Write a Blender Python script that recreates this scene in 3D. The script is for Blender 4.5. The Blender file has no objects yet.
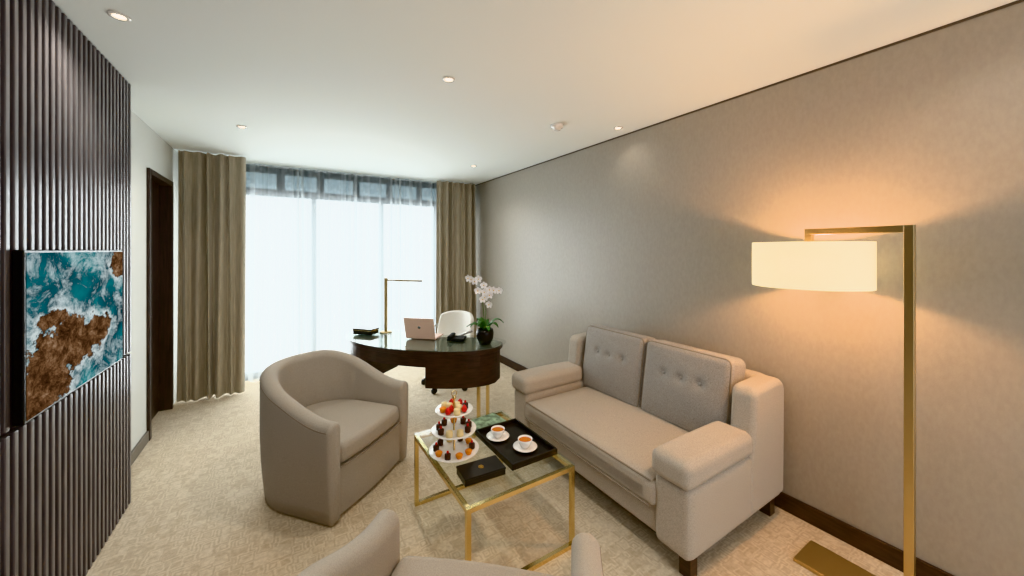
import bpy, bmesh, math, random
from mathutils import Vector, Matrix
random.seed(7)
scene = bpy.context.scene
COL = scene.collection

# ------------------------------------------------------------------ materials
def lin(c):
    out = []
    for v in c:
        v = v/255.0
        out.append(v/12.92 if v <= 0.04045 else ((v+0.055)/1.055)**2.4)
    return (out[0], out[1], out[2], 1.0)

def new_mat(name):
    m = bpy.data.materials.new(name); m.use_nodes = True
    nt = m.node_tree; nt.nodes.clear()
    out = nt.nodes.new('ShaderNodeOutputMaterial')
    return m, nt, out

def mat(name, rgb, rough=0.6, metal=0.0, var=0.0, vscale=30, bump=0.0, bscale=200, stretch=(1,1,1),
        emit=None, estr=0, coat=0.0, sheen=0.0, spec=None, detail=3):
    m, nt, out = new_mat(name)
    b = nt.nodes.new('ShaderNodeBsdfPrincipled')
    nt.links.new(b.outputs[0], out.inputs[0])
    b.inputs['Base Color'].default_value = lin(rgb)
    b.inputs['Roughness'].default_value = rough
    b.inputs['Metallic'].default_value = metal
    b.inputs['Coat Weight'].default_value = coat
    b.inputs['Sheen Weight'].default_value = sheen
    if spec is not None: b.inputs['Specular IOR Level'].default_value = spec
    if emit:
        b.inputs['Emission Color'].default_value = lin(emit)
        b.inputs['Emission Strength'].default_value = estr
    if var or bump:
        tc = nt.nodes.new('ShaderNodeTexCoord')
        mp = nt.nodes.new('ShaderNodeMapping'); mp.inputs['Scale'].default_value = stretch
        nt.links.new(tc.outputs['Object'], mp.inputs[0])
    if var:
        n = nt.nodes.new('ShaderNodeTexNoise'); n.inputs['Scale'].default_value = vscale
        n.inputs['Detail'].default_value = detail
        nt.links.new(mp.outputs[0], n.inputs['Vector'])
        r = nt.nodes.new('ShaderNodeValToRGB')
        a = [max(0, c*(1-var)) for c in rgb]; d = [min(255, c*(1+var)) for c in rgb]
        r.color_ramp.elements[0].color = lin(a); r.color_ramp.elements[0].position = .3
        r.color_ramp.elements[1].color = lin(d); r.color_ramp.elements[1].position = .7
        nt.links.new(n.outputs[0], r.inputs[0]); nt.links.new(r.outputs[0], b.inputs['Base Color'])
    if bump:
        n2 = nt.nodes.new('ShaderNodeTexNoise'); n2.inputs['Scale'].default_value = bscale
        n2.inputs['Detail'].default_value = 2
        nt.links.new(mp.outputs[0], n2.inputs['Vector'])
        bp = nt.nodes.new('ShaderNodeBump'); bp.inputs['Strength'].default_value = bump
        bp.inputs['Distance'].default_value = 0.004
        nt.links.new(n2.outputs[0], bp.inputs['Height']); nt.links.new(bp.outputs[0], b.inputs['Normal'])
    return m

M = {}
M['wallR'] = mat('wallpaper_taupe', (165,158,147), .38, var=.02, vscale=60, bump=.15, bscale=260, stretch=(1,1,.5))
M['wallL'] = mat('wall_paint_left', (208,208,202), .6, bump=.1)
M['ceil'] = mat('ceiling_paint', (238,243,241), .8)
M['slat'] = mat('slat_wood', (106,102,104), .28, var=.12, vscale=8, stretch=(6,6,.5))
M['slatback'] = mat('slat_backing', (16,13,14), .6)
M['darkwood'] = mat('dark_wood', (56,42,38), .28, var=.25, vscale=10, stretch=(1,1,8))
M['doorwood'] = mat('door_wood', (64,54,51), .35, var=.2, vscale=8, stretch=(8,8,.6))
M['sofa'] = mat('sofa_fabric', (176,167,155), .9, var=.08, vscale=220, bump=.4, bscale=500, sheen=.15)
M['sofa_cush'] = mat('back_cushion_fabric', (156,152,147), .92, var=.14, vscale=260, bump=.5, bscale=500, sheen=.15)
M['pipe'] = mat('piping_fabric', (143,133,121), .9)
M['chair'] = mat('armchair_fabric', (173,164,152), .9, var=.05, vscale=240, bump=.35, bscale=520, sheen=.15)
M['brass'] = mat('brass', (230,208,160), .2, 1.0)
M['brass2'] = mat('brass_satin', (204,182,140), .35, 1.0)
M['chrome'] = mat('chrome', (200,200,202), .15, 1.0)
M['black'] = mat('black_lacquer', (20,16,16), .3)
M['blackm'] = mat('black_plastic', (22,22,24), .5)
M['white'] = mat('white_porcelain', (246,244,240), .2, coat=.4)
M['leather'] = mat('white_leather', (236,232,224), .45)
M['curtain'] = mat('curtain_fabric', (176,166,147), .65, var=.06, vscale=60, stretch=(1,1,.1), bump=.2, bscale=300, sheen=.3)
M['laptop'] = mat('rose_gold_metal', (236,204,188), .45, .2)
M['leaf'] = mat('leaf_green', (58,104,46), .4, var=.2, vscale=12)
M['stem'] = mat('stem_green', (90,120,60), .5)
M['petal'] = mat('orchid_petal', (252,250,252), .6)
M['petalc'] = mat('orchid_lip', (220,180,60), .6)
M['frame'] = mat('window_frame_metal', (60,70,76), .45)
M['framel'] = mat('window_mullion', (120,128,132), .45)
M['desktop'] = mat('desk_top_reflection', (140,142,134), .15, coat=.5)  # grey-green stands for the window reflected in the desk glass
M['coffee'] = mat('tea_liquid', (190,110,30), .1)
M['straw'] = mat('strawberry', (190,28,24), .35, var=.2, vscale=60)
M['choc'] = mat('chocolate', (60,32,22), .4)
M['orange'] = mat('orange_pastry', (226,140,40), .5)
M['cream'] = mat('cream_pastry', (236,214,160), .6)
M['gold'] = mat('gold_print', (210,170,90), .3, 1.0)
M['mag'] = mat('magazine_cover', (112,132,112), .35, var=.5, vscale=25)
M['paper'] = mat('paper_pages', (235,232,225), .8)
M['led'] = mat('downlight_lens', (255,240,215), .5, emit=(255,232,200), estr=14)
M['bulb'] = mat('bulb_glow', (255,220,170), .5, emit=(255,200,130), estr=8)
M['tvb'] = mat('tv_bezel', (10,10,11), .3)

# carpet
m, nt, out = new_mat('carpet'); M['carpet'] = m
N = nt.nodes; L = nt.links
b = N.new('ShaderNodeBsdfPrincipled'); L.new(b.outputs[0], out.inputs[0]); b.inputs['Roughness'].default_value = .95
b.inputs['Sheen Weight'].default_value = .2
tc = N.new('ShaderNodeTexCoord')
nd = N.new('ShaderNodeTexNoise'); nd.inputs['Scale'].default_value = 22; L.new(tc.outputs['Object'], nd.inputs['Vector'])
va = N.new('ShaderNodeVectorMath'); va.operation = 'SCALE'; va.inputs['Scale'].default_value = .022; L.new(nd.outputs['Color'], va.inputs[0])
vb = N.new('ShaderNodeVectorMath'); vb.operation = 'ADD'; L.new(va.outputs[0], vb.inputs[0]); L.new(tc.outputs['Object'], vb.inputs[1])
v = N.new('ShaderNodeTexVoronoi'); v.distance = 'CHEBYCHEV'; v.inputs['Scale'].default_value = 14
v.inputs['Randomness'].default_value = .85
L.new(vb.outputs[0], v.inputs['Vector'])
mu = N.new('ShaderNodeMath'); mu.operation = 'MULTIPLY'; mu.inputs[1].default_value = 4.5; L.new(v.outputs['Distance'], mu.inputs[0])
pp = N.new('ShaderNodeMath'); pp.operation = 'PINGPONG'; pp.inputs[1].default_value = .5; L.new(mu.outputs[0], pp.inputs[0])
rp = N.new('ShaderNodeValToRGB'); rp.color_ramp.elements[0].position = .05; rp.color_ramp.elements[1].position = .42
rp.color_ramp.elements[0].color = lin((206,188,161)); rp.color_ramp.elements[1].color = lin((225,210,186))
L.new(pp.outputs[0], rp.inputs[0])
nz = N.new('ShaderNodeTexNoise'); nz.inputs['Scale'].default_value = 60; nz.inputs['Detail'].default_value = 6
L.new(tc.outputs['Object'], nz.inputs['Vector'])
mx = N.new('ShaderNodeMixRGB'); mx.blend_type = 'MULTIPLY'; mx.inputs[0].default_value = .5
rp2 = N.new('ShaderNodeValToRGB'); rp2.color_ramp.elements[0].position = .35; rp2.color_ramp.elements[1].position = .65
rp2.color_ramp.elements[0].color = (.70,.67,.62,1); rp2.color_ramp.elements[1].color = (1,1,1,1)
L.new(nz.outputs[0], rp2.inputs[0])
L.new(rp.outputs[0], mx.inputs[1]); L.new(rp2.outputs[0], mx.inputs[2]); L.new(mx.outputs[0], b.inputs['Base Color'])
nb = N.new('ShaderNodeTexNoise'); nb.inputs['Scale'].default_value = 350; L.new(tc.outputs['Object'], nb.inputs['Vector'])
bp = N.new('ShaderNodeBump'); bp.inputs['Strength'].default_value = .5; bp.inputs['Distance'].default_value = .004
L.new(nb.outputs[0], bp.inputs['Height']); L.new(bp.outputs[0], b.inputs['Normal'])

# sheer
m, nt, out = new_mat('sheer_voile'); M['sheer'] = m
N = nt.nodes; L = nt.links
tr = N.new('ShaderNodeBsdfTransparent'); tr.inputs[0].default_value = (1,1,1,1)
tl = N.new('ShaderNodeBsdfTranslucent'); tl.inputs[0].default_value = (.46,.49,.50,1)
df = N.new('ShaderNodeBsdfDiffuse'); df.inputs[0].default_value = (.78,.8,.8,1)
m1 = N.new('ShaderNodeMixShader'); m1.inputs[0].default_value = .35; L.new(tl.outputs[0], m1.inputs[1]); L.new(df.outputs[0], m1.inputs[2])
# thread density: the cloth is denser where it is seen edge-on in the folds
lw = N.new('ShaderNodeLayerWeight'); lw.inputs[0].default_value = .5
mr = N.new('ShaderNodeMapRange'); mr.inputs[1].default_value = .1; mr.inputs[2].default_value = .7; mr.inputs[3].default_value = .38; mr.inputs[4].default_value = 1.0
L.new(lw.outputs['Facing'], mr.inputs[0])
m2 = N.new('ShaderNodeMixShader'); L.new(mr.outputs[0], m2.inputs[0]); L.new(tr.outputs[0], m2.inputs[1]); L.new(m1.outputs[0], m2.inputs[2])
L.new(m2.outputs[0], out.inputs[0])

# glass
def glassmat(name, tint, f=.12):
    m, nt, out = new_mat(name)
    N = nt.nodes; L = nt.links
    tr = N.new('ShaderNodeBsdfTransparent'); tr.inputs[0].default_value = tint
    gl = N.new('ShaderNodeBsdfGlossy'); gl.inputs['Roughness'].default_value = .03
    fr = N.new('ShaderNodeFresnel'); fr.inputs[0].default_value = 1.6
    ge = N.new('ShaderNodeNewGeometry')
    sb = N.new('ShaderNodeMath'); sb.operation = 'SUBTRACT'; sb.inputs[0].default_value = 1; L.new(ge.outputs['Backfacing'], sb.inputs[1])
    ml = N.new('ShaderNodeMath'); ml.operation = 'MULTIPLY'; L.new(sb.outputs[0], ml.inputs[0]); L.new(fr.outputs[0], ml.inputs[1])
    mx = N.new('ShaderNodeMixShader'); L.new(ml.outputs[0], mx.inputs[0]); L.new(tr.outputs[0], mx.inputs[1]); L.new(gl.outputs[0], mx.inputs[2])
    L.new(mx.outputs[0], out.inputs[0]); return m
M['glass'] = glassmat('table_glass', (.93,.96,.94,1))
M['deskglass'] = glassmat('desk_glass', (.95,.98,.965,1))
M['winglass'] = glassmat('window_glass', (.96,.98,.98,1))

# lamp shade
m, nt, out = new_mat('lamp_shade_linen'); M['shade'] = m
N = nt.nodes; L = nt.links
tl = N.new('ShaderNodeBsdfTranslucent'); tl.inputs[0].default_value = lin((235,248,238))
df = N.new('ShaderNodeBsdfDiffuse'); df.inputs[0].default_value = lin((245,240,228))
m1 = N.new('ShaderNodeMixShader'); m1.inputs[0].default_value = .6; L.new(tl.outputs[0], m1.inputs[1]); L.new(df.outputs[0], m1.inputs[2])
em = N.new('ShaderNodeEmission'); em.inputs[0].default_value = lin((255,240,208)); em.inputs[1].default_value = .38
ad = N.new('ShaderNodeAddShader'); L.new(m1.outputs[0], ad.inputs[0]); L.new(em.outputs[0], ad.inputs[1])
L.new(ad.outputs[0], out.inputs[0])

# tv screen picture
m, nt, out = new_mat('tv_ocean_picture'); M['tv'] = m
N = nt.nodes; L = nt.links
tc = N.new('ShaderNodeTexCoord')
def noise(scale, det, rough=.5, dist=0.0, src=None):
    n = N.new('ShaderNodeTexNoise'); n.inputs['Scale'].default_value = scale; n.inputs['Detail'].default_value = det
    n.inputs['Roughness'].default_value = rough; n.inputs['Distortion'].default_value = dist
    L.new(src or tc.outputs['UV'], n.inputs['Vector']); return n.outputs[0]
def ramp(inp, els):
    r = N.new('ShaderNodeValToRGB'); cr = r.color_ramp
    cr.elements[0].position = els[0][0]; cr.elements[0].color = els[0][1]
    cr.elements[1].position = els[-1][0]; cr.elements[1].color = els[-1][1]
    for p_, c_ in els[1:-1]:
        e = cr.elements.new(p_); e.color = c_
    L.new(inp, r.inputs[0]); return r.outputs[0]
water = ramp(noise(3.2, 3, .5, .8), [(.3, lin((4,50,62))), (.5, lin((12,92,104))), (.7, lin((40,140,146)))])
fo = noise(5, 14, .80, .5)
foam = ramp(fo, [(.47, (0,0,0,1)), (.56, (.55,.55,.55,1)), (.66, (1,1,1,1))])
mxw = N.new('ShaderNodeMixRGB'); L.new(foam, mxw.inputs[0]); L.new(water, mxw.inputs[1]); mxw.inputs[2].default_value = lin((222,236,238))
rock = ramp(noise(8, 15, .9, .3), [(.38, lin((24,19,18))), (.47, lin((84,62,50))), (.54, lin((140,108,84))), (.64, lin((206,178,150)))])
def ell(cx, cy, sx, sy):
    mp = N.new('ShaderNodeMapping'); mp.inputs['Location'].default_value = (-cx/sx, -cy/sy, 0); mp.inputs['Scale'].default_value = (1/sx, 1/sy, 0)
    L.new(tc.outputs['UV'], mp.inputs[0])
    ln = N.new('ShaderNodeVectorMath'); ln.operation = 'LENGTH'; L.new(mp.outputs[0], ln.inputs[0]); return ln.outputs['Value']
def mini(a, b_):
    q = N.new('ShaderNodeMath'); q.operation = 'MINIMUM'; L.new(a, q.inputs[0]); L.new(b_, q.inputs[1]); return q.outputs[0]
mn2 = mini(mini(ell(.33,.34,.34,.19), ell(.96,.9,.15,.13)), mini(ell(.12,.14,.24,.20), ell(.62,.36,.20,.12)))
mn2 = mini(mn2, ell(.20,.56,.12,.06))
ma = N.new('ShaderNodeMath'); ma.operation = 'MULTIPLY_ADD'; ma.inputs[1].default_value = 2.4; L.new(noise(7, 12, .72), ma.inputs[0]); L.new(mn2, ma.inputs[2])
sb = N.new('ShaderNodeMath'); sb.operation = 'SUBTRACT'; sb.inputs[1].default_value = 2.14; L.new(ma.outputs[0], sb.inputs[0])
mask = ramp(sb.outputs[0], [(.0, (1,1,1,1)), (.05, (0,0,0,1))])
surf = ramp(sb.outputs[0], [(.02, (0,0,0,1)), (.12, (.9,.9,.9,1)), (.55, (0,0,0,1))])
sm = N.new('ShaderNodeMixRGB'); sm.blend_type = 'MULTIPLY'; sm.inputs[0].default_value = 1; L.new(surf, sm.inputs[1]); L.new(ramp(noise(12, 8, .7), [(.38, (0,0,0,1)), (.52, (1,1,1,1))]), sm.inputs[2])
mxs = N.new('ShaderNodeMixRGB'); L.new(sm.outputs[0], mxs.inputs[0]); L.new(mxw.outputs[0], mxs.inputs[1]); mxs.inputs[2].default_value = lin((235,244,244))
mx = N.new('ShaderNodeMixRGB'); L.new(mask, mx.inputs[0]); L.new(mxs.outputs[0], mx.inputs[1]); L.new(rock, mx.inputs[2])
em = N.new('ShaderNodeEmission'); em.inputs[1].default_value = .85; L.new(mx.outputs[0], em.inputs[0]); L.new(em.outputs[0], out.inputs[0])

# ------------------------------------------------------------------ mesh helpers
def empty(name, loc=(0,0,0), rotz=0):
    o = bpy.data.objects.new(name, None); o.empty_display_size = .1
    o.location = loc; o.rotation_euler = (0,0,rotz); COL.objects.link(o); return o

def obj(name, me, material=None, parent=None, smooth=False):
    o = bpy.data.objects.new(name, me); COL.objects.link(o)
    if material:
        for mm in (material if isinstance(material, list) else [material]): me.materials.append(mm)
    if parent: o.parent = parent
    if smooth:
        for p in me.polygons: p.use_smooth = True
    return o

def from_bm(name, bm, material=None, parent=None, smooth=False):
    bmesh.ops.recalc_face_normals(bm, faces=bm.faces)
    me = bpy.data.meshes.new(name); bm.to_mesh(me); bm.free()
    return obj(name, me, material, parent, smooth)

def bevel_mod(o, w, seg=3):
    md = o.modifiers.new('bev', 'BEVEL'); md.width = w; md.segments = seg; md.limit_method = 'ANGLE'; md.angle_limit = .6
    for p in o.data.polygons: p.use_smooth = True
    wn = o.modifiers.new('wn', 'WEIGHTED_NORMAL'); wn.keep_sharp = True

def box(name, x, y, z, material, parent=None, bevel=0, rot=None):
    cx, cy, cz = (x[0]+x[1])/2, (y[0]+y[1])/2, (z[0]+z[1])/2
    bm = bmesh.new(); bmesh.ops.create_cube(bm, size=1)
    for v in bm.verts:
        v.co = Vector((v.co.x*(x[1]-x[0]), v.co.y*(y[1]-y[0]), v.co.z*(z[1]-z[0])))
    o = from_bm(name, bm, material, parent); o.location = (cx, cy, cz)
    if rot: o.rotation_euler = rot
    if bevel: bevel_mod(o, bevel)
    return o

def add_box(bm, x, y, z):
    r = bmesh.ops.create_cube(bm, size=1)
    for v in r['verts']:
        v.co = Vector(((x[0]+x[1])/2+v.co.x*(x[1]-x[0]), (y[0]+y[1])/2+v.co.y*(y[1]-y[0]), (z[0]+z[1])/2+v.co.z*(z[1]-z[0])))

def cushion(name, size, r, puff, material, parent, loc, rot=(0,0,0), n=20, dips=None, axis=2):
    h = Vector(size)/2
    bm = bmesh.new(); bmesh.ops.create_cube(bm, size=2)
    bmesh.ops.subdivide_edges(bm, edges=bm.edges, cuts=n, use_grid_fill=True)
    for v in bm.verts:
        c = v.co.copy(); p = Vector((c.x*h.x, c.y*h.y, c.z*h.z))
        q = Vector([max(-(h[i]-r), min(h[i]-r, p[i])) for i in range(3)])
        d = p-q
        if d.length > 1e-6: d = d.normalized()*r
        p2 = q+d
        a, bb = [i for i in range(3) if i != axis]
        w = (1-c[a]**2)*(1-c[bb]**2)
        s = 1 if c[axis] > 0 else -1
        p2[axis] += s*puff*w*abs(c[axis])
        if dips and abs(c[axis]) > .99:
            for (da, db, sd, dep, rad) in dips:
                if s == sd:
                    dd = (p[a]-da)**2+(p[bb]-db)**2
                    p2[axis] -= s*dep*(math.exp(-dd/(rad*rad))+.35*math.exp(-dd/(6*rad*rad)))
        v.co = p2
    o = from_bm(name, bm, material, parent, True); o.location = loc; o.rotation_euler = rot
    return o

def tube(name, pts, r, material, parent=None, cyclic=False, res=4, square=False):
    cu = bpy.data.curves.new(name, 'CURVE'); cu.dimensions = '3D'; cu.bevel_depth = r; cu.bevel_resolution = res
    sp = cu.splines.new('POLY'); sp.points.add(len(pts)-1)
    for i, p in enumerate(pts): sp.points[i].co = (p[0], p[1], p[2], 1)
    sp.use_cyclic_u = cyclic; cu.use_fill_caps = True
    o = bpy.data.objects.new(name, cu); COL.objects.link(o); cu.materials.append(material)
    dg = bpy.context.evaluated_depsgraph_get(); me = bpy.data.meshes.new_from_object(o.evaluated_get(dg))
    bpy.data.objects.remove(o); 
    me.materials.clear()
    return obj(name, me, material, parent, True)

def lathe_bm(bm, prof, seg=32, c=(0,0,0), mi=0):
    rings = []
    for (r, z) in prof:
        if r < 1e-5: rings.append([bm.verts.new((c[0], c[1], c[2]+z))])
        else: rings.append([bm.verts.new((c[0]+r*math.cos(2*math.pi*i/seg), c[1]+r*math.sin(2*math.pi*i/seg), c[2]+z)) for i in range(seg)])
    for a, b_ in zip(rings, rings[1:]):
        for i in range(seg):
            j = (i+1) % seg
            if len(a) == 1 and len(b_) == 1: continue
            if len(a) == 1: f = bm.faces.new((a[0], b_[i], b_[j]))
            elif len(b_) == 1: f = bm.faces.new((a[i], a[j], b_[0]))
            else: f = bm.faces.new((a[i], a[j], b_[j], b_[i]))
            f.material_index = mi; f.smooth = True

def lathe(name, prof, material, parent=None, loc=(0,0,0), seg=32):
    bm = bmesh.new(); lathe_bm(bm, prof, seg)
    o = from_bm(name, bm, material, parent); o.location = loc; return o

def extrude_poly(name, pts, z0, z1, material, parent=None, bevel=0):
    bm = bmesh.new()
    a = [bm.verts.new((p[0], p[1], z0)) for p in pts]; b_ = [bm.verts.new((p[0], p[1], z1)) for p in pts]
    bm.faces.new(a); bm.faces.new(b_)
    n = len(pts)
    for i in range(n): bm.faces.new((a[i], a[(i+1) % n], b_[(i+1) % n], b_[i]))
    o = from_bm(name, bm, material, parent)
    if bevel: bevel_mod(o, bevel)
    return o

def rrect(x0, x1, y0, y1, r, z, n=5):
    pts = []
    for cx, cy, a0 in ((x1-r, y1-r, 0), (x0+r, y1-r, 90), (x0+r, y0+r, 180), (x1-r, y0+r, 270)):
        for i in range(n+1):
            a = math.radians(a0+90*i/n); pts.append((cx+r*math.cos(a), cy+r*math.sin(a), z))
    return pts

# ------------------------------------------------------------------ room
XL, XR, YB, YF, H = -.98, 2.62, -1.6, 5.55, 2.65
box('floor', (XL-.25, XR+.15), (YB-.1, YF+.1), (-.1, 0), M['carpet'])
box('ceiling', (XL-.25, XR+.15), (YB-.1, YF+.1), (H, H+.1), M['ceil'])
box('wall_right', (XR, XR+.12), (YB-.1, YF+.1), (0, H), M['wallR'])
DY0, DY1, DZ = 4.2, 4.97, 2.29
bm = bmesh.new()
add_box(bm, (XL-.15, XL), (YB-.1, DY0), (0, H)); add_box(bm, (XL-.15, XL), (DY1, YF+.1), (0, H)); add_box(bm, (XL-.15, XL), (DY0, DY1), (DZ, H))
from_bm('wall_left', bm, M['wallL'])
# door
d = empty('door_1')
box('leaf', (XL-.12, XL-.08), (DY0+.05, DY1-.05), (.005, DZ-.05), M['doorwood'], d)
box('frame_near', (XL-.14, XL+.02), (DY0, DY0+.05), (0, DZ), M['doorwood'], d, .004)
box('frame_far', (XL-.14, XL+.02), (DY1-.05, DY1), (0, DZ), M['doorwood'], d, .004)
box('frame_top', (XL-.14, XL+.02), (DY0+.05, DY1-.05), (DZ-.05, DZ), M['doorwood'], d, .004)
tube('handle', [(XL-.08, DY0+.13, 1.0), (XL-.03, DY0+.13, 1.0), (XL-.03, DY0+.25, 1.0)], .009, M['chrome'], d)
box('baseboard_right', (XR-.018, XR), (YB, YF), (0, .10), M['darkwood'], None, .003)
box('baseboard_left', (XL, XL+.015), (3.25, DY0), (0, .09), mat('baseboard_grey', (120,112,102), .5), None, .003)
# shadow-gap trim where wall meets ceiling
box('trim_1', (XR-.006, XR), (YB, YF), (H-.012, H-.001), mat('shadow_gap', (90,82,72), .7))
# window wall
bm = bmesh.new()
add_box(bm, (XL, XR), (YF, YF+.1), (2.28, H)); add_box(bm, (XL, XL+.2), (YF, YF+.1), (0, 2.28)); add_box(bm, (XR-.2, XR), (YF, YF+.1), (0, 2.28))
from_bm('wall_front', bm, M['frame'])
w = empty('window_1')
for i, xx in enumerate((-.75, .33, 1.2, 2.02, 2.40)):
    box('mullion_%d' % i, (xx-.03, xx+.03), (YF-.01, YF+.06), (0, 2.28), M['framel'], w)
box('sill', (XL+.2, XR-.2), (YF-.01, YF+.06), (0, .08), M['framel'], w)
box('pane', (XL+.2, XR-.2), (YF+.02, YF+.03), (.08, 2.28), M['winglass'], w)
tp = empty('window_2')
box('rail', (XL, XR), (YF-.05, YF-.01), (2.27, 2.34), M['frame'], tp)
mp_ = mat('transom_glass_glow', (150,172,184), .15, emit=(170,198,210), estr=.4)  # opaque panes; daylight through them is put in as a faint glow
xx = -.9
while xx < 2.4:
    box('transom_pane', (xx, xx+.36), (YF-.035, YF-.01), (2.37, 2.56), mp_, tp); xx += .45

# curtains
def wavy(name, x0, x1, y, amp, per, z0, z1, material, n_per=10, wob=.3, seed=1):
    rnd = random.Random(seed)
    bm = bmesh.new(); nx = int((x1-x0)/per*n_per); nz = 14
    ph = [0]; 
    for i in range(nx): ph.append(ph[-1]+2*math.pi/n_per*(1+wob*(rnd.random()-.5)))
    am = [1+.5*math.sin(i*.13+seed) for i in range(nx+1)]
    grid = []
    for k in range(nz+1):
        t = k/nz; row = []
        for i in range(nx+1):
            xx = x0+(x1-x0)*i/nx
            a = amp*am[i]*(.75+.35*(1-t))
            row.append(bm.verts.new((xx+.3*amp*math.sin(ph[i]*.5+t*1.5), y+a*math.sin(ph[i]+.25*math.sin(t*3+i*.05)), z0+(z1-z0)*t)))
        grid.append(row)
    for k in range(nz):
        for i in range(nx): bm.faces.new((grid[k][i], grid[k][i+1], grid[k+1][i+1], grid[k+1][i]))
    return from_bm(name, bm, material, None, True)
wavy('curtain', -.955, -.385, 5.06, .045, .095, .012, 2.64, M['curtain'], 12, .4, 3)
wavy('curtain', 1.91, 2.57, 5.22, .045, .095, .012, 2.64, M['curtain'], 12, .4, 5)
wavy('sheer_curtain', -.90, 2.55, 5.40, .034, .15, .012, 2.64, M['sheer'], 12, 1.2, 9)

# slat wall
sp = empty('slat_wall_panel')
box('backing', (XL, XL+.12), (YB, 3.24), (0, H-.002), M['slatback'], sp)
bm = bmesh.new(); y = 3.24-.03
while y > YB+.05:
    add_box(bm, (XL+.12, XL+.155), (y, y+.026), (0.005, .945)); add_box(bm, (XL+.12, XL+.155), (y, y+.026), (.96, H-.004)); y -= .05
o = from_bm('slats', bm, M['slat'], sp); bevel_mod(o, .004, 2)

# TV
tv = empty('wall_television')
TX = XL+.155
box('body', (TX, TX+.03), (2.04, 2.98), (.97, 1.60), M['tvb'], tv, .004)
bm = bmesh.new()
vs = [bm.verts.new(p) for p in ((TX+.0315, 2.050, .980), (TX+.0315, 2.970, .980), (TX+.0315, 2.970, 1.590), (TX+.0315, 2.050, 1.590))]
f = bm.faces.new(vs); uv = bm.loops.layers.uv.new('UVMap')
for l, c in zip(f.loops, ((0,0),(1,0),(1,1),(0,1))): l[uv].uv = c
me = bpy.data.meshes.new('screen'); bm.to_mesh(me); bm.free(); obj('screen', me, M['tv'], tv)

# ------------------------------------------------------------------ sofa
S = empty('sofa')
Y0, Y1 = 1.0, 2.56
F = M['sofa']
box('base', (1.63, 2.55), (Y0+.02, Y1-.02), (.13, .29), F, S, .02)
box('plinth_rail', (1.66, 2.54), (Y0+.04, Y1-.04), (.105, .135), M['darkwood'], S)
for i, (lx, ly) in enumerate(((1.69, Y0+.07), (1.69, Y1-.07), (2.50, Y0+.07), (2.50, Y1-.07))):
    o = box('leg_%d' % i, (lx-.03, lx+.03), (ly-.03, ly+.03), (0, .11), M['darkwood'], S, .003)
for nm, a, b_ in (('near', Y0, Y0+.21), ('far', Y1-.21, Y1)):
    cushion('arm_body_'+nm, (.96, .20, .35), .035, .006, F, S, (2.08, (a+b_)/2, .295))
    cushion('arm_pad_'+nm, (.62, .22, .135), .045, .012, F, S, (1.885, (a+b_)/2, .530))
# back shell with curved wings
def wing(name, a, b_):
    prof = [(2.555, .14), (2.565, .70)]
    for i in range(7):
        t = math.radians(90*i/6); prof.append((2.485+.08*math.cos(t), .755+.08*math.sin(t)))
    for i in range(9):
        t = math.radians(90*i/8); prof.append((2.26-.06*math.sin(t)+.0, .765+.06*math.cos(t)-.0))
    prof += [(2.185, .6), (2.16, .47), (2.15, .14)]
    bm = bmesh.new()
    A = [bm.verts.new((p[0], a, p[1])) for p in prof]; B = [bm.verts.new((p[0], b_, p[1])) for p in prof]
    bm.faces.new(A); bm.faces.new(B); n = len(prof)
    for i in range(n): bm.faces.new((A[i], A[(i+1) % n], B[(i+1) % n], B[i]))
    o = from_bm(name, bm, F, S); bevel_mod(o, .035, 5); return o
wing('wing_near', Y0-.005, Y0+.135); wing('wing_far', Y1-.135, Y1+.005)
cushion('back_shell', (.13, Y1-Y0-.1, .70), .05, .0, F, S, (2.50, (Y0+Y1)/2, .485))
cushion('seat_cushion', (.80, Y1-Y0-.42, .15), .035, .018, F, S, (1.985, (Y0+Y1)/2, .355), n=24)
box('seat_front', (1.585, 1.66), (Y0+.19, Y1-.19), (.285, .41), F, S, .03)
tube('seat_piping', [(1.583, Y0+.215, .29), (1.583, Y1-.215, .29)], .005, M['pipe'], S)
tube('seat_piping_top', [(1.592, Y0+.215, .418), (1.592, Y1-.215, .418)], .005, M['pipe'], S)
ym = (Y0+Y1)/2
for nm, c in (('near', (Y0+.15+ym)/2), ('far', (Y1-.15+ym)/2)):
    wd = (Y1-Y0-.3)/2-.005
    dips = [(-.13, .07, -1, .016, .026), (.13, .07, -1, .016, .026), (0, .07, -1, .016, .026)]
    o = cushion('back_cushion_'+nm, (.19, wd, .54), .045, .03, M['sofa_cush'], S, (2.325, c, .665), (0, math.radians(9), 0), n=40, dips=dips, axis=0)
    for k, (da, db) in enumerate(((-.13, .07), (.13, .07), (0, .07))):
        bm = bmesh.new(); bmesh.ops.create_uvsphere(bm, u_segments=12, v_segments=8, radius=.010)
        q = from_bm('button_%s_%d' % (nm, k), bm, M['sofa_cush'], o, True); q.location = (-.104, da, db); q.scale = (.5, 1, 1)
    pp_ = rrect(-wd/2+.012, wd/2-.012, -.258, .258, .04, 0)
    tube('piping_'+nm, [(-.082, p[0], p[1]) for p in pp_], .004, M['pipe'], o, True)

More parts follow.
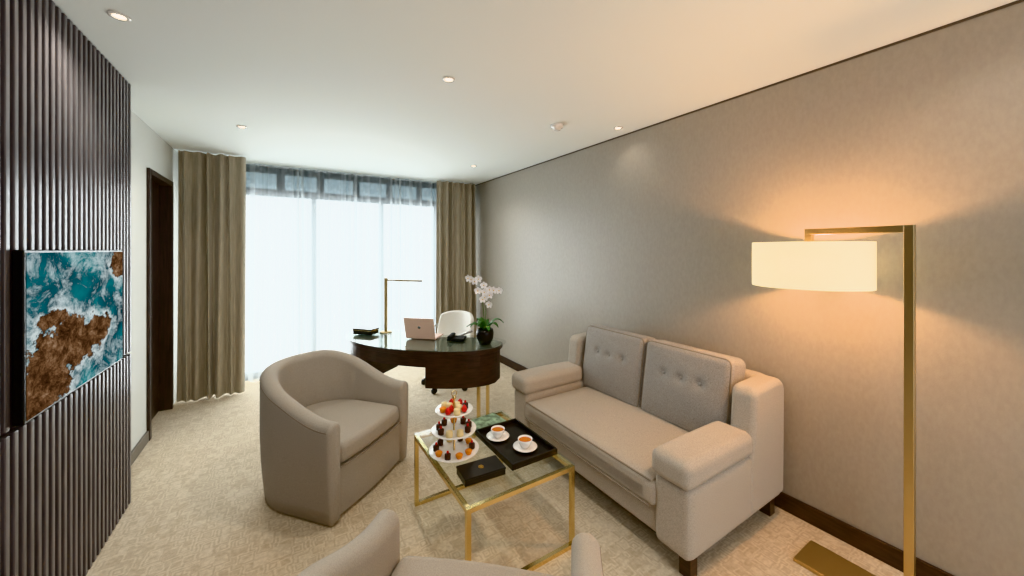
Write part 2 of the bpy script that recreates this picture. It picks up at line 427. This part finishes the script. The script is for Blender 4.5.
# ------------------------------------------------------------------ tub armchairs
def tub_chair(loc, rz, R=.35):
    E = empty('tub_armchair', (loc[0], loc[1], 0), rz)
    LF = .365; w = .10
    path = []
    ns = 12
    for i in range(ns+1): path.append((LF-(LF)*i/ns, -R, Vector((0,-1))))
    na = 36
    for i in range(1, na):
        a = -math.pi/2-math.pi*i/na
        path.append((R*1.02*math.cos(a), R*math.sin(a), Vector((math.cos(a), math.sin(a)))))
    for i in range(ns+1): path.append(((LF)*i/ns, R, Vector((0,1))))
    tot = len(path)-1
    secs = []
    def section(px, py, nrm, h, wd, inset=0, fwd=0):
        hw = wd/2-inset; pts = []
        zt = h-inset
        pts.append((hw-.028, .012+inset)); pts.append((hw-.018, .10)); pts.append((hw-.006, .25)); pts.append((hw, .42)); 
        pts.append((hw, zt-hw))
        for k in range(1, 8):
            a = math.pi*k/8; pts.append((hw*math.cos(a), zt-hw+hw*math.sin(a)))
        pts.append((-hw, zt-hw)); pts.append((-hw, .35)); pts.append((-hw, .012+inset))
        return [(px+nrm.x*o_+fwd, py+nrm.y*o_, z) for o_, z in pts]
    def hh(i):
        s = 1-abs(i/tot*2-1)
        s = max(0, min(1, (s-.02)/.75)); s = s*s*(3-2*s)
        return .600+.22*s
    for fw, ins in ((.024, .022), (.016, .009), (.008, .002)):
        secs.append(section(path[0][0], path[0][1], path[0][2], hh(0), w, ins, fw))
    for i, (px, py, nr_) in enumerate(path): secs.append(section(px, py, nr_, hh(i), w))
    for fw, ins in ((.008, .002), (.016, .009), (.024, .022)):
        secs.append(section(path[-1][0], path[-1][1], path[-1][2], hh(tot), w, ins, fw))
    bm = bmesh.new(); V = [[bm.verts.new(p) for p in s] for s in secs]; n = len(V[0])
    for a, b_ in zip(V, V[1:]):
        for i in range(n): bm.faces.new((a[i], a[(i+1) % n], b_[(i+1) % n], b_[i]))
    bm.faces.new(V[0]); bm.faces.new(V[-1])
    o = from_bm('shell', bm, M['chair'], E, True)
    ri = R-w/2+.01
    def D(r, xf, n_=24):
        pts = [(xf, -r)]
        for i in range(n_+1):
            a = -math.pi/2-math.pi*i/n_; pts.append((r*1.02*math.cos(a), r*math.sin(a)))
        pts.append((xf, r)); 
        for i in range(1, 6):
            t = i/6; pts.append((xf+.018*math.sin(math.pi*t), r-2*r*t))
        return pts
    extrude_poly('base', D(ri, LF+.0), .02, .31, M['chair'], E, .012)
    extrude_poly('seat_cushion', D(ri-.012, LF+.012), .315, .445, M['chair'], E, .04)
    tube('seat_piping', [(LF+.006, -ri+.01, .313)]+[(LF+.014+.018*math.sin(math.pi*i/8), -ri+.01+2*(ri-.01)*i/8, .313) for i in range(9)], .004, M['pipe'], E)
    tp_ = []
    for i, (px, py, nr_) in enumerate(path): tp_.append((px+nr_.x*(w/2-.002), py+nr_.y*(w/2-.002), hh(i)-w/2+.006))
    tube('shell_piping', tp_, .003, M['pipe'], E)
    for i, (x, y) in enumerate(((.30,-.25), (.30,.25), (-.2,-.2), (-.2,.2))):
        box('foot_%d' % i, (x-.02, x+.02), (y-.02, y+.02), (0, .025), M['darkwood'], E)
    return E
tub_chair((.265, 2.85), math.atan2(-.76, .65))
tub_chair((.378, .925), math.atan2(.756, .655), .375)

# ------------------------------------------------------------------ coffee table
T = empty('coffee_table')
tx0, tx1, ty0, ty1, tz = .69, 1.325, 1.49, 2.27, .45
q = .022
bm = bmesh.new()
for x in (tx0, tx1-q):
    for y_ in (ty0, ty1-q): add_box(bm, (x, x+q), (y_, y_+q), (0, tz-.012))
for y_ in (ty0, ty1-q):
    add_box(bm, (tx0+q, tx1-q), (y_, y_+q), (tz-.012-q, tz-.012)); add_box(bm, (tx0+q, tx1-q), (y_, y_+q), (0, q))
for x in (tx0, tx1-q): add_box(bm, (x, x+q), (ty0+q, ty1-q), (tz-.012-q, tz-.012))
o = from_bm('brass_frame', bm, M['brass'], T)
box('glass_top', (tx0-.003, tx1+.003), (ty0-.003, ty1+.003), (tz-.012, tz), M['glass'], T, .002)

# magazine
MG = empty('magazine', (1.14, 2.155, tz), .08)
box('pages', (-.11, .11), (-.075, .075), (.001, .007), M['paper'], MG); box('cover', (-.112, .112), (-.077, .077), (.007, .009), M['mag'], MG); box('back_cover', (-.112, .112), (-.077, .077), (0, .001), M['mag'], MG)

# tiered stand
TS = empty('tiered_pastry_stand', (.815, 1.93, tz))
def plate(name, r, z):
    lathe(name, [(0, z), (r*.7, z), (r, z+.012), (r, z+.016), (r*.7, z+.006), (0, z+.006)], M['white'], TS, seg=40)
plate('plate_bottom', .140, .012); plate('plate_middle', .125, .125); plate('plate_top', .105, .235)
lathe('stem', [(0, 0), (.04, 0), (.04, .006), (.006, .014), (.005, .30), (.012, .31), (.012, .32), (0, .33)], M['brass'], TS, seg=16)
tube('ring_handle', [(.015*math.cos(a), 0, .337+.015*math.sin(a)) for a in [2*math.pi*i/16 for i in range(16)]], .003, M['brass'], TS, True)
bm = bmesh.new()
for (r, z, n_) in ((.10, .021, 10), (.085, .134, 9), (.065, .244, 8), (.03, .244, 4)):
    for i in range(n_):
        a = 2*math.pi*i/n_+z*9; x, y_ = r*math.cos(a), r*math.sin(a); k = random.choice([0,1,1,2,3,0] if z > .2 else [1,1,2,3,2])
        if k == 0: lathe_bm(bm, [(0, 0), (.013, .003), (.018, .014), (.012, .03), (0, .042)], 10, (x, y_, z), 0)
        elif k == 1: lathe_bm(bm, [(0, 0), (.017, 0), (.018, .026), (.012, .03), (0, .03)], 8, (x, y_, z), 1); lathe_bm(bm, [(0, .03), (.007, .033), (.006, .043), (0, .046)], 8, (x, y_, z), 0)
        elif k == 2: lathe_bm(bm, [(0, 0), (.014, 0), (.021, .02), (.016, .024), (0, .03)], 12, (x, y_, z), 2)
        else: lathe_bm(bm, [(0, 0), (.018, 0), (.02, .014), (.018, .018), (.018, .03), (0, .034)], 12, (x, y_, z), 3)
from_bm('pastries', bm, [M['straw'], M['choc'], M['orange'], M['cream']], TS)

# tray
TR = empty('serving_tray', (0, 0, tz))
a0, a1, b0, b1 = 1.005, 1.305, 1.61, 2.05
box('tray_base', (a0, a1), (b0, b1), (0, .01), M['black'], TR, .002)
box('rim_1', (a0, a0+.012), (b0, b1), (.01, .032), M['black'], TR, .002); box('rim_2', (a1-.012, a1), (b0, b1), (.01, .032), M['black'], TR, .002)
box('rim_3', (a0+.012, a1-.012), (b0, b0+.012), (.01, .032), M['black'], TR, .002); box('rim_4', (a0+.012, a1-.012), (b1-.012, b1), (.01, .032), M['black'], TR, .002)
def cup(x, y_):
    C = empty('teacup_and_saucer', (x, y_, tz+.010), .6)
    lathe('saucer', [(0, 0), (.035, 0), (.068, .010), (.07, .013), (.036, .005), (0, .005)], M['white'], C)
    lathe('cup', [(0, .005), (.02, .005), (.024, .009), (.036, .03), (.042, .055), (.040, .055), (.034, .03), (.02, .012), (0, .011)], M['white'], C)
    lathe('tea', [(0, .046), (.0385, .046)], M['coffee'], C)
    tube('handle', [(.036+.018*math.sin(t), 0, .033+.014*math.cos(t)) for t in [math.pi*i/8 for i in range(9)]], .003, M['white'], C)
cup(1.10, 1.93); cup(1.175, 1.745)
B = empty('gift_box', (.855, 1.675, tz), math.radians(-4))
box('body', (-.11, .11), (-.062, .062), (0, .028), M['black'], B, .002); box('lid', (-.112, .112), (-.064, .064), (.028, .038), M['black'], B, .002)
bm = bmesh.new(); lathe_bm(bm, [(0.011, 0), (.011, .0012), (.014, .0012), (.014, 0)], 6); add_box(bm, (-.007, .007), (-.002, .002), (0, .0012))
o = from_bm('emblem', bm, M['gold'], B); o.location = (0, 0, .038)

# ------------------------------------------------------------------ desk
DK = empty('crescent_desk', (1.13, 3.46, 0), math.atan2(-.76, .649))
def outline(sx, sf, sb, n=72, dent=.16):
    pts = []
    for i in range(n):
        a = 2*math.pi*i/n; c, s = math.cos(a), math.sin(a); x = sx*c
        if s < 0: y = sf*s
        else: y = sb*(s**.55)-dent*math.exp(-(x/.36)**2)
        pts.append((x, y))
    return pts
extrude_poly('wood_top', outline(.80, .40, .27), .70, .738, M['darkwood'], DK, .004)
extrude_poly('reflection_inset', outline(.78, .38, .25), .738, .740, M['desktop'], DK)  # pale sheet over the dark wood, window reflection put into its colour
extrude_poly('glass_top', outline(.83, .43, .29), .742, .754, M['deskglass'], DK)
for i, (x, y_) in enumerate(((-.6, 0), (.6, 0), (0, -.3), (-.3, .1), (.3, .1))): lathe('glass_spacer_%d' % i, [(0, .736), (.015, .736), (.015, .743), (0, .743)], M['chrome'], DK, (x, y_, 0), 12)
def band(name, ang0, ang1, z0, z1, sx, sf, th=.03, n=30):
    P = []; Q = []
    for i in range(n+1):
        a = math.radians(ang0+(ang1-ang0)*i/n); P.append((sx*math.cos(a), sf*math.sin(a))); Q.append(((sx-th)*math.cos(a), (sf-th)*math.sin(a)))
    return extrude_poly(name, P+Q[::-1], z0, z1, M['darkwood'], DK)
band('front_fascia', 180, 360, .60, .705, .79, .39)
def ped(name, xa, xb, z0, z1):
    pts = []; n = 16
    for i in range(n+1):
        x = xa+(xb-xa)*i/n; pts.append((x, -.385*math.sqrt(max(0, 1-(x/.785)**2))))
    for i in range(n+1):
        x = xb+(xa-xb)*i/n; pts.append((x, .20*math.sqrt(max(0, 1-(x/.785)**2))**.6))
    return extrude_poly(name, pts, z0, z1, M['darkwood'], DK, .004)
ped('pedestal_right', .25, .775, .42, .70); ped('pedestal_left', -.775, -.40, .38, .70)
tube('brass_trim', [(.79*math.cos(a), .39*math.sin(a), .705) for a in [math.pi+math.pi*i/40 for i in range(41)]], .004, M['brass'], DK)
for i, (x, y_, zt) in enumerate(((.64, -.12, .42), (.64, .10, .42), (-.62, -.12, .38), (-.62, .1, .38))):
    box('leg_%d' % i, (x-.013, x+.013), (y_-.013, y_+.013), (.014, zt), M['brass'], DK)
for i, (x0_, x1_) in enumerate(((.625, .655), (-.635, -.605))):
    box('foot_bar_%d' % i, (x0_, x1_), (-.24, .18), (0, .014), M['brass'], DK)

du = Vector((.649, -.76)); dv = Vector((.76, .649)); dang = math.atan2(-.76, .649); dz = .754
def dp(u, v_): return (1.13+du.x*u+dv.x*v_, 3.46+du.y*u+dv.y*v_)
# laptop
p = dp(.02, -.06); LP = empty('laptop', (p[0], p[1], dz), dang+.12)
box('keyboard_base', (-.15, .15), (0, .2), (0, .012), M['laptop'], LP, .003)
o = box('lid', (-.15, .15), (-.006, .0), (.0, .205), M['laptop'], LP, .002); o.location = (0, -.028, .107); o.rotation_euler = (math.radians(14), 0, 0)
bm = bmesh.new(); lathe_bm(bm, [(0, 0), (.014, .0), (.014, .001), (0, .001)], 16); q_ = from_bm('lid_emblem', bm, M['chrome'], o); q_.rotation_euler = (math.pi/2, 0, 0); q_.location = (0, -.003, .01)
# desk lamp
p = dp(-.46, .06); DL = empty('desk_lamp', (p[0], p[1], dz), dang+.1)
lathe('base', [(0, 0), (.06, 0), (.06, .012), (.012, .018), (0, .018)], M['brass2'], DL)
box('post', (-.012, .012), (-.012, .012), (.015, .56), M['brass2'], DL)
box('arm', (.012, .40), (-.008, .008), (.532, .545), M['brass2'], DL)
box('light_bar', (.12, .40), (-.006, .006), (.527, .532), M['white'], DL)
# desk organiser box
p = dp(-.63, -.02); DB = empty('desk_organiser_box', (p[0], p[1], dz), dang)
box('body', (-.12, .10), (-.06, .06), (0, .04), M['black'], DB, .004); box('lid', (-.122, .102), (-.062, .062), (.04, .055), M['black'], DB, .004)
box('trim', (-.123, .103), (-.063, .063), (.038, .041), M['brass'], DB)
p = dp(.36, .02); PH = empty('desk_telephone', (p[0], p[1], dz), dang+.2)
box('base', (-.08, .08), (-.07, .07), (0, .025), M['blackm'], PH, .008); box('handset', (-.075, -.03), (-.08, .08), (.025, .05), M['blackm'], PH, .012)
# orchid
p = dp(.665, -.03); OR = empty('potted_orchid', (p[0], p[1], dz), 0)
lathe('pot', [(0, 0), (.05, 0), (.075, .05), (.08, .1), (.07, .135), (.062, .135), (.066, .1), (0, .095)], M['black'], OR)
lathe('soil', [(0, .108), (.066, .108)], M['choc'], OR)
bm = bmesh.new()
for k in range(9):
    a = k*2*math.pi/9+.3; ln = .12+.05*random.random(); n_ = 8; pr = []
    for i in range(n_+1):
        t = i/n_; rr = .01+ln*t; z = .12+.10*math.sin(t*2.2)*(.6+.5*(k % 3)/2)-.03*t*t; wd = .028*math.sin(math.pi*min(1, .12+t*.88))**.7
        c, s = math.cos(a), math.sin(a)
        pr.append([bm.verts.new((rr*c-s*e_*wd, rr*s+c*e_*wd, z+abs(e_)*.008)) for e_ in (-1, 0, 1)])
    for A, B_ in zip(pr, pr[1:]):
        for j in range(2): bm.faces.new((A[j], A[j+1], B_[j+1], B_[j]))
o = from_bm('leaves', bm, M['leaf'], OR, True); md = o.modifiers.new('s', 'SOLIDIFY'); md.thickness = .003
cr_ = Vector((.849, -.528, 0)); fw_ = Vector((.528, .849, 0))
bmF = bmesh.new()
for si, (lean, top, sgn) in enumerate(((-.07, .60, -1), (.02, .50, 1))):
    pts = []
    for i in range(21):
        t = i/20
        off = lean*t+sgn*.12*max(0, t-.6)**1.3*2.2*(1)
        z = .11+(top-.11)*math.sin(min(t, 1)*math.pi*.56)/math.sin(math.pi*.5)
        pts.append(cr_*off*1.0+fw_*(.02*math.sin(t*3+si))+Vector((0, 0, z)))
    tube('flower_stem_%d' % si, pts, .003, M['stem'], OR)
    for i in range(7):
        c = pts[min(20, 8+int(i*2))]
        c = c+cr_*(.03*((-1)**i))+Vector((0, 0, -.01))-fw_*.02
        yaw = random.uniform(-.6, .6)+math.atan2(-fw_.y, -fw_.x); dirn = Vector((math.cos(yaw), math.sin(yaw), -.15)).normalized()
        side = dirn.cross(Vector((0,0,1))).normalized(); up = side.cross(dirn).normalized()
        for k in range(5):
            a = math.pi/2+k*2*math.pi/5; pd = side*math.cos(a)+up*math.sin(a); tg = side*-math.sin(a)+up*math.cos(a)
            wd = .019 if k in (1, 4) else .013; ln = .036
            ring = []
            for j in range(8):
                b2 = 2*math.pi*j/8; ring.append(bmF.verts.new(c+pd*(ln/2+ln/2*math.cos(b2))+tg*wd*math.sin(b2)+dirn*.006*math.cos(b2)))
            f = bmF.faces.new(ring)
        r = bmesh.ops.create_icosphere(bmF, subdivisions=1, radius=.006)
        for v_ in r['verts']: v_.co = v_.co+c+dirn*.008
        for f in {f for v_ in r['verts'] for f in v_.link_faces}: f.material_index = 1
me = bpy.data.meshes.new('flowers'); bmF.to_mesh(me); bmF.free(); obj('flowers', me, [M['petal'], M['petalc']], OR)

# office chair
OC = empty('office_chair', (1.64, 4.08, 0), math.atan2(-.649, -.76)-math.radians(20))
lathe('column', [(0, .08), (.03, .08), (.03, .25), (.02, .25), (.02, .43), (0, .43)], M['chrome'], OC, seg=16)
for k in range(5):
    a = 2*math.pi*k/5+.3; c, s = math.cos(a), math.sin(a)
    tube('base_arm_%d' % k, [(0, 0, .11), (.28*c, .28*s, .075)], .016, M['chrome'], OC)
    o = lathe('caster_%d' % k, [(0, -.02), (.03, -.018), (.032, 0), (.03, .018), (0, .02)], M['blackm'], OC, (.29*c, .29*s, .032), 16); o.rotation_euler = (math.pi/2, 0, a+math.pi/2)
cushion('seat', (.50, .52, .09), .04, .012, M['leather'], OC, (0, 0, .47))
bm = bmesh.new(); G = []
for i in range(17):
    t = -1+2*i/16; row = []
    for j in range(9):
        z = .50+.34*j/8; wdt = .32*(1-.10*(j/8)**2)
        row.append(bm.verts.new((-.25-.04*(j/8)+.14*t*t, wdt*t, z-.05*t**4*(j/8))))
    G.append(row)
for i in range(16):
    for j in range(8): bm.faces.new((G[i][j], G[i+1][j], G[i+1][j+1], G[i][j+1]))
o = from_bm('backrest', bm, M['leather'], OC, True); md = o.modifiers.new('s', 'SOLIDIFY'); md.thickness = .05; bevel = o.modifiers.new('b', 'BEVEL'); bevel.width = .02; bevel.segments = 3
for sgn in (-1, 1):
    tube('armrest_%s' % ('left' if sgn < 0 else 'right'), [(.1, sgn*.24, .45), (.14, sgn*.30, .5), (.14, sgn*.30, .64), (-.10, sgn*.30, .66)], .014, M['chrome'], OC)

# ------------------------------------------------------------------ floor lamp
FL = empty('floor_lamp'); lx = 2.33; q = .016
box('base_plate', (lx-.11, lx+.11), (.36, .83), (0, .018), M['brass2'], FL, .003)
box('post', (lx-q, lx+q), (.438-q, .438+q), (.018, 1.71), M['brass2'], FL, .002)
box('top_arm', (lx-q, lx+q), (.438+q, .80+q), (1.71-2*q, 1.71), M['brass2'], FL, .002)
box('drop', (lx-q, lx+q), (.80-q, .80+q), (1.60, 1.71-2*q), M['brass2'], FL, .002)
lathe('shade', [(.25, 1.41), (.25, 1.64), (.247, 1.64), (.247, 1.41), (.25, 1.41)], M['shade'], FL, (lx, .80, 0), 64)
lathe('finial', [(0, 1.385), (.012, 1.39), (.012, 1.40), (.004, 1.405), (.004, 1.5), (0, 1.5)], M['brass2'], FL, (lx, .80, 0), 16)
for k in range(3):
    a = k*2*math.pi/3; tube('spider_%d' % k, [(lx, .80, 1.625), (lx+.248*math.cos(a), .80+.248*math.sin(a), 1.625)], .003, M['brass2'], FL)
lathe('bulb', [(0, 1.46), (.025, 1.475), (.032, 1.50), (.02, 1.54), (.012, 1.56), (0, 1.56)], M['bulb'], FL, (lx+.08, .80, 0), 16)
def light(name, typ, loc, energy, color, parent=None, **kw):
    ld = bpy.data.lights.new(name, typ); ld.energy = energy; ld.color = color
    for k, v_ in kw.items(): setattr(ld, k, v_)
    o = bpy.data.objects.new(name, ld); COL.objects.link(o); o.location = loc
    if parent: o.parent = parent
    return o
light('lamp_light', 'POINT', (lx, .80, 1.53), 28, (1, .50, .20), FL, shadow_soft_size=.035)

# ------------------------------------------------------------------ ceiling fixtures
for (x, y_, e_) in ((.854, 2.11, 26), (-.63, 2.32, 14), (-.31, 3.85, 18), (2.43, 2.18, 2), (2.0, 4.12, 12), (.85, .2, 16), (2.2, .2, 5), (.85, -1.0, 14), (-.5, .6, 12)):  # the last ones, overhead and behind the camera, are unseen, added as fill
    D_ = empty('downlight', (x, y_, H))
    lathe('trim_ring', [(.022, -.001), (.038, -.001), (.038, -.005), (.024, -.007), (.022, -.001)], M['white'], D_, seg=24)
    lathe('lens', [(0, -.002), (.022, -.002)], M['led'], D_, seg=24)
    light('spot', 'SPOT', (0, 0, -.02), e_*1.6, (1, .91, .80), D_, spot_size=math.radians(140), spot_blend=1.0, shadow_soft_size=.03)
SD = empty('smoke_detector', (1.94, 2.4, H))
lathe('body', [(0, -.045), (.03, -.045), (.035, -.03), (.05, -.025), (.055, 0), (0, 0)], M['white'], SD, seg=24)

# ------------------------------------------------------------------ daylight
o = light('daylight', 'AREA', (.82, 5.85, 1.2), 240, (.95, .98, 1.0), None, shape='RECTANGLE', size=3.6, size_y=2.3)
o.rotation_euler = (-math.pi/2, 0, 0)
wd = bpy.data.worlds.new('World'); scene.world = wd; wd.use_nodes = True
bg = wd.node_tree.nodes['Background']; bg.inputs[0].default_value = (.98, .985, 1, 1); bg.inputs[1].default_value = 1.7

# ------------------------------------------------------------------ camera
cd = bpy.data.cameras.new('Camera'); cam = bpy.data.objects.new('Camera', cd); COL.objects.link(cam)
cd.sensor_width = 36; cd.lens = 36*365/1024; cd.shift_y = -38/1024; cd.clip_start = .02
cam.location = (0, 0, 1.6); cam.rotation_euler = (math.pi/2, 0, -math.radians(31.9))
scene.camera = cam
try:
    scene.view_settings.view_transform = 'Khronos PBR Neutral'
except Exception:
    scene.view_settings.view_transform = 'Standard'
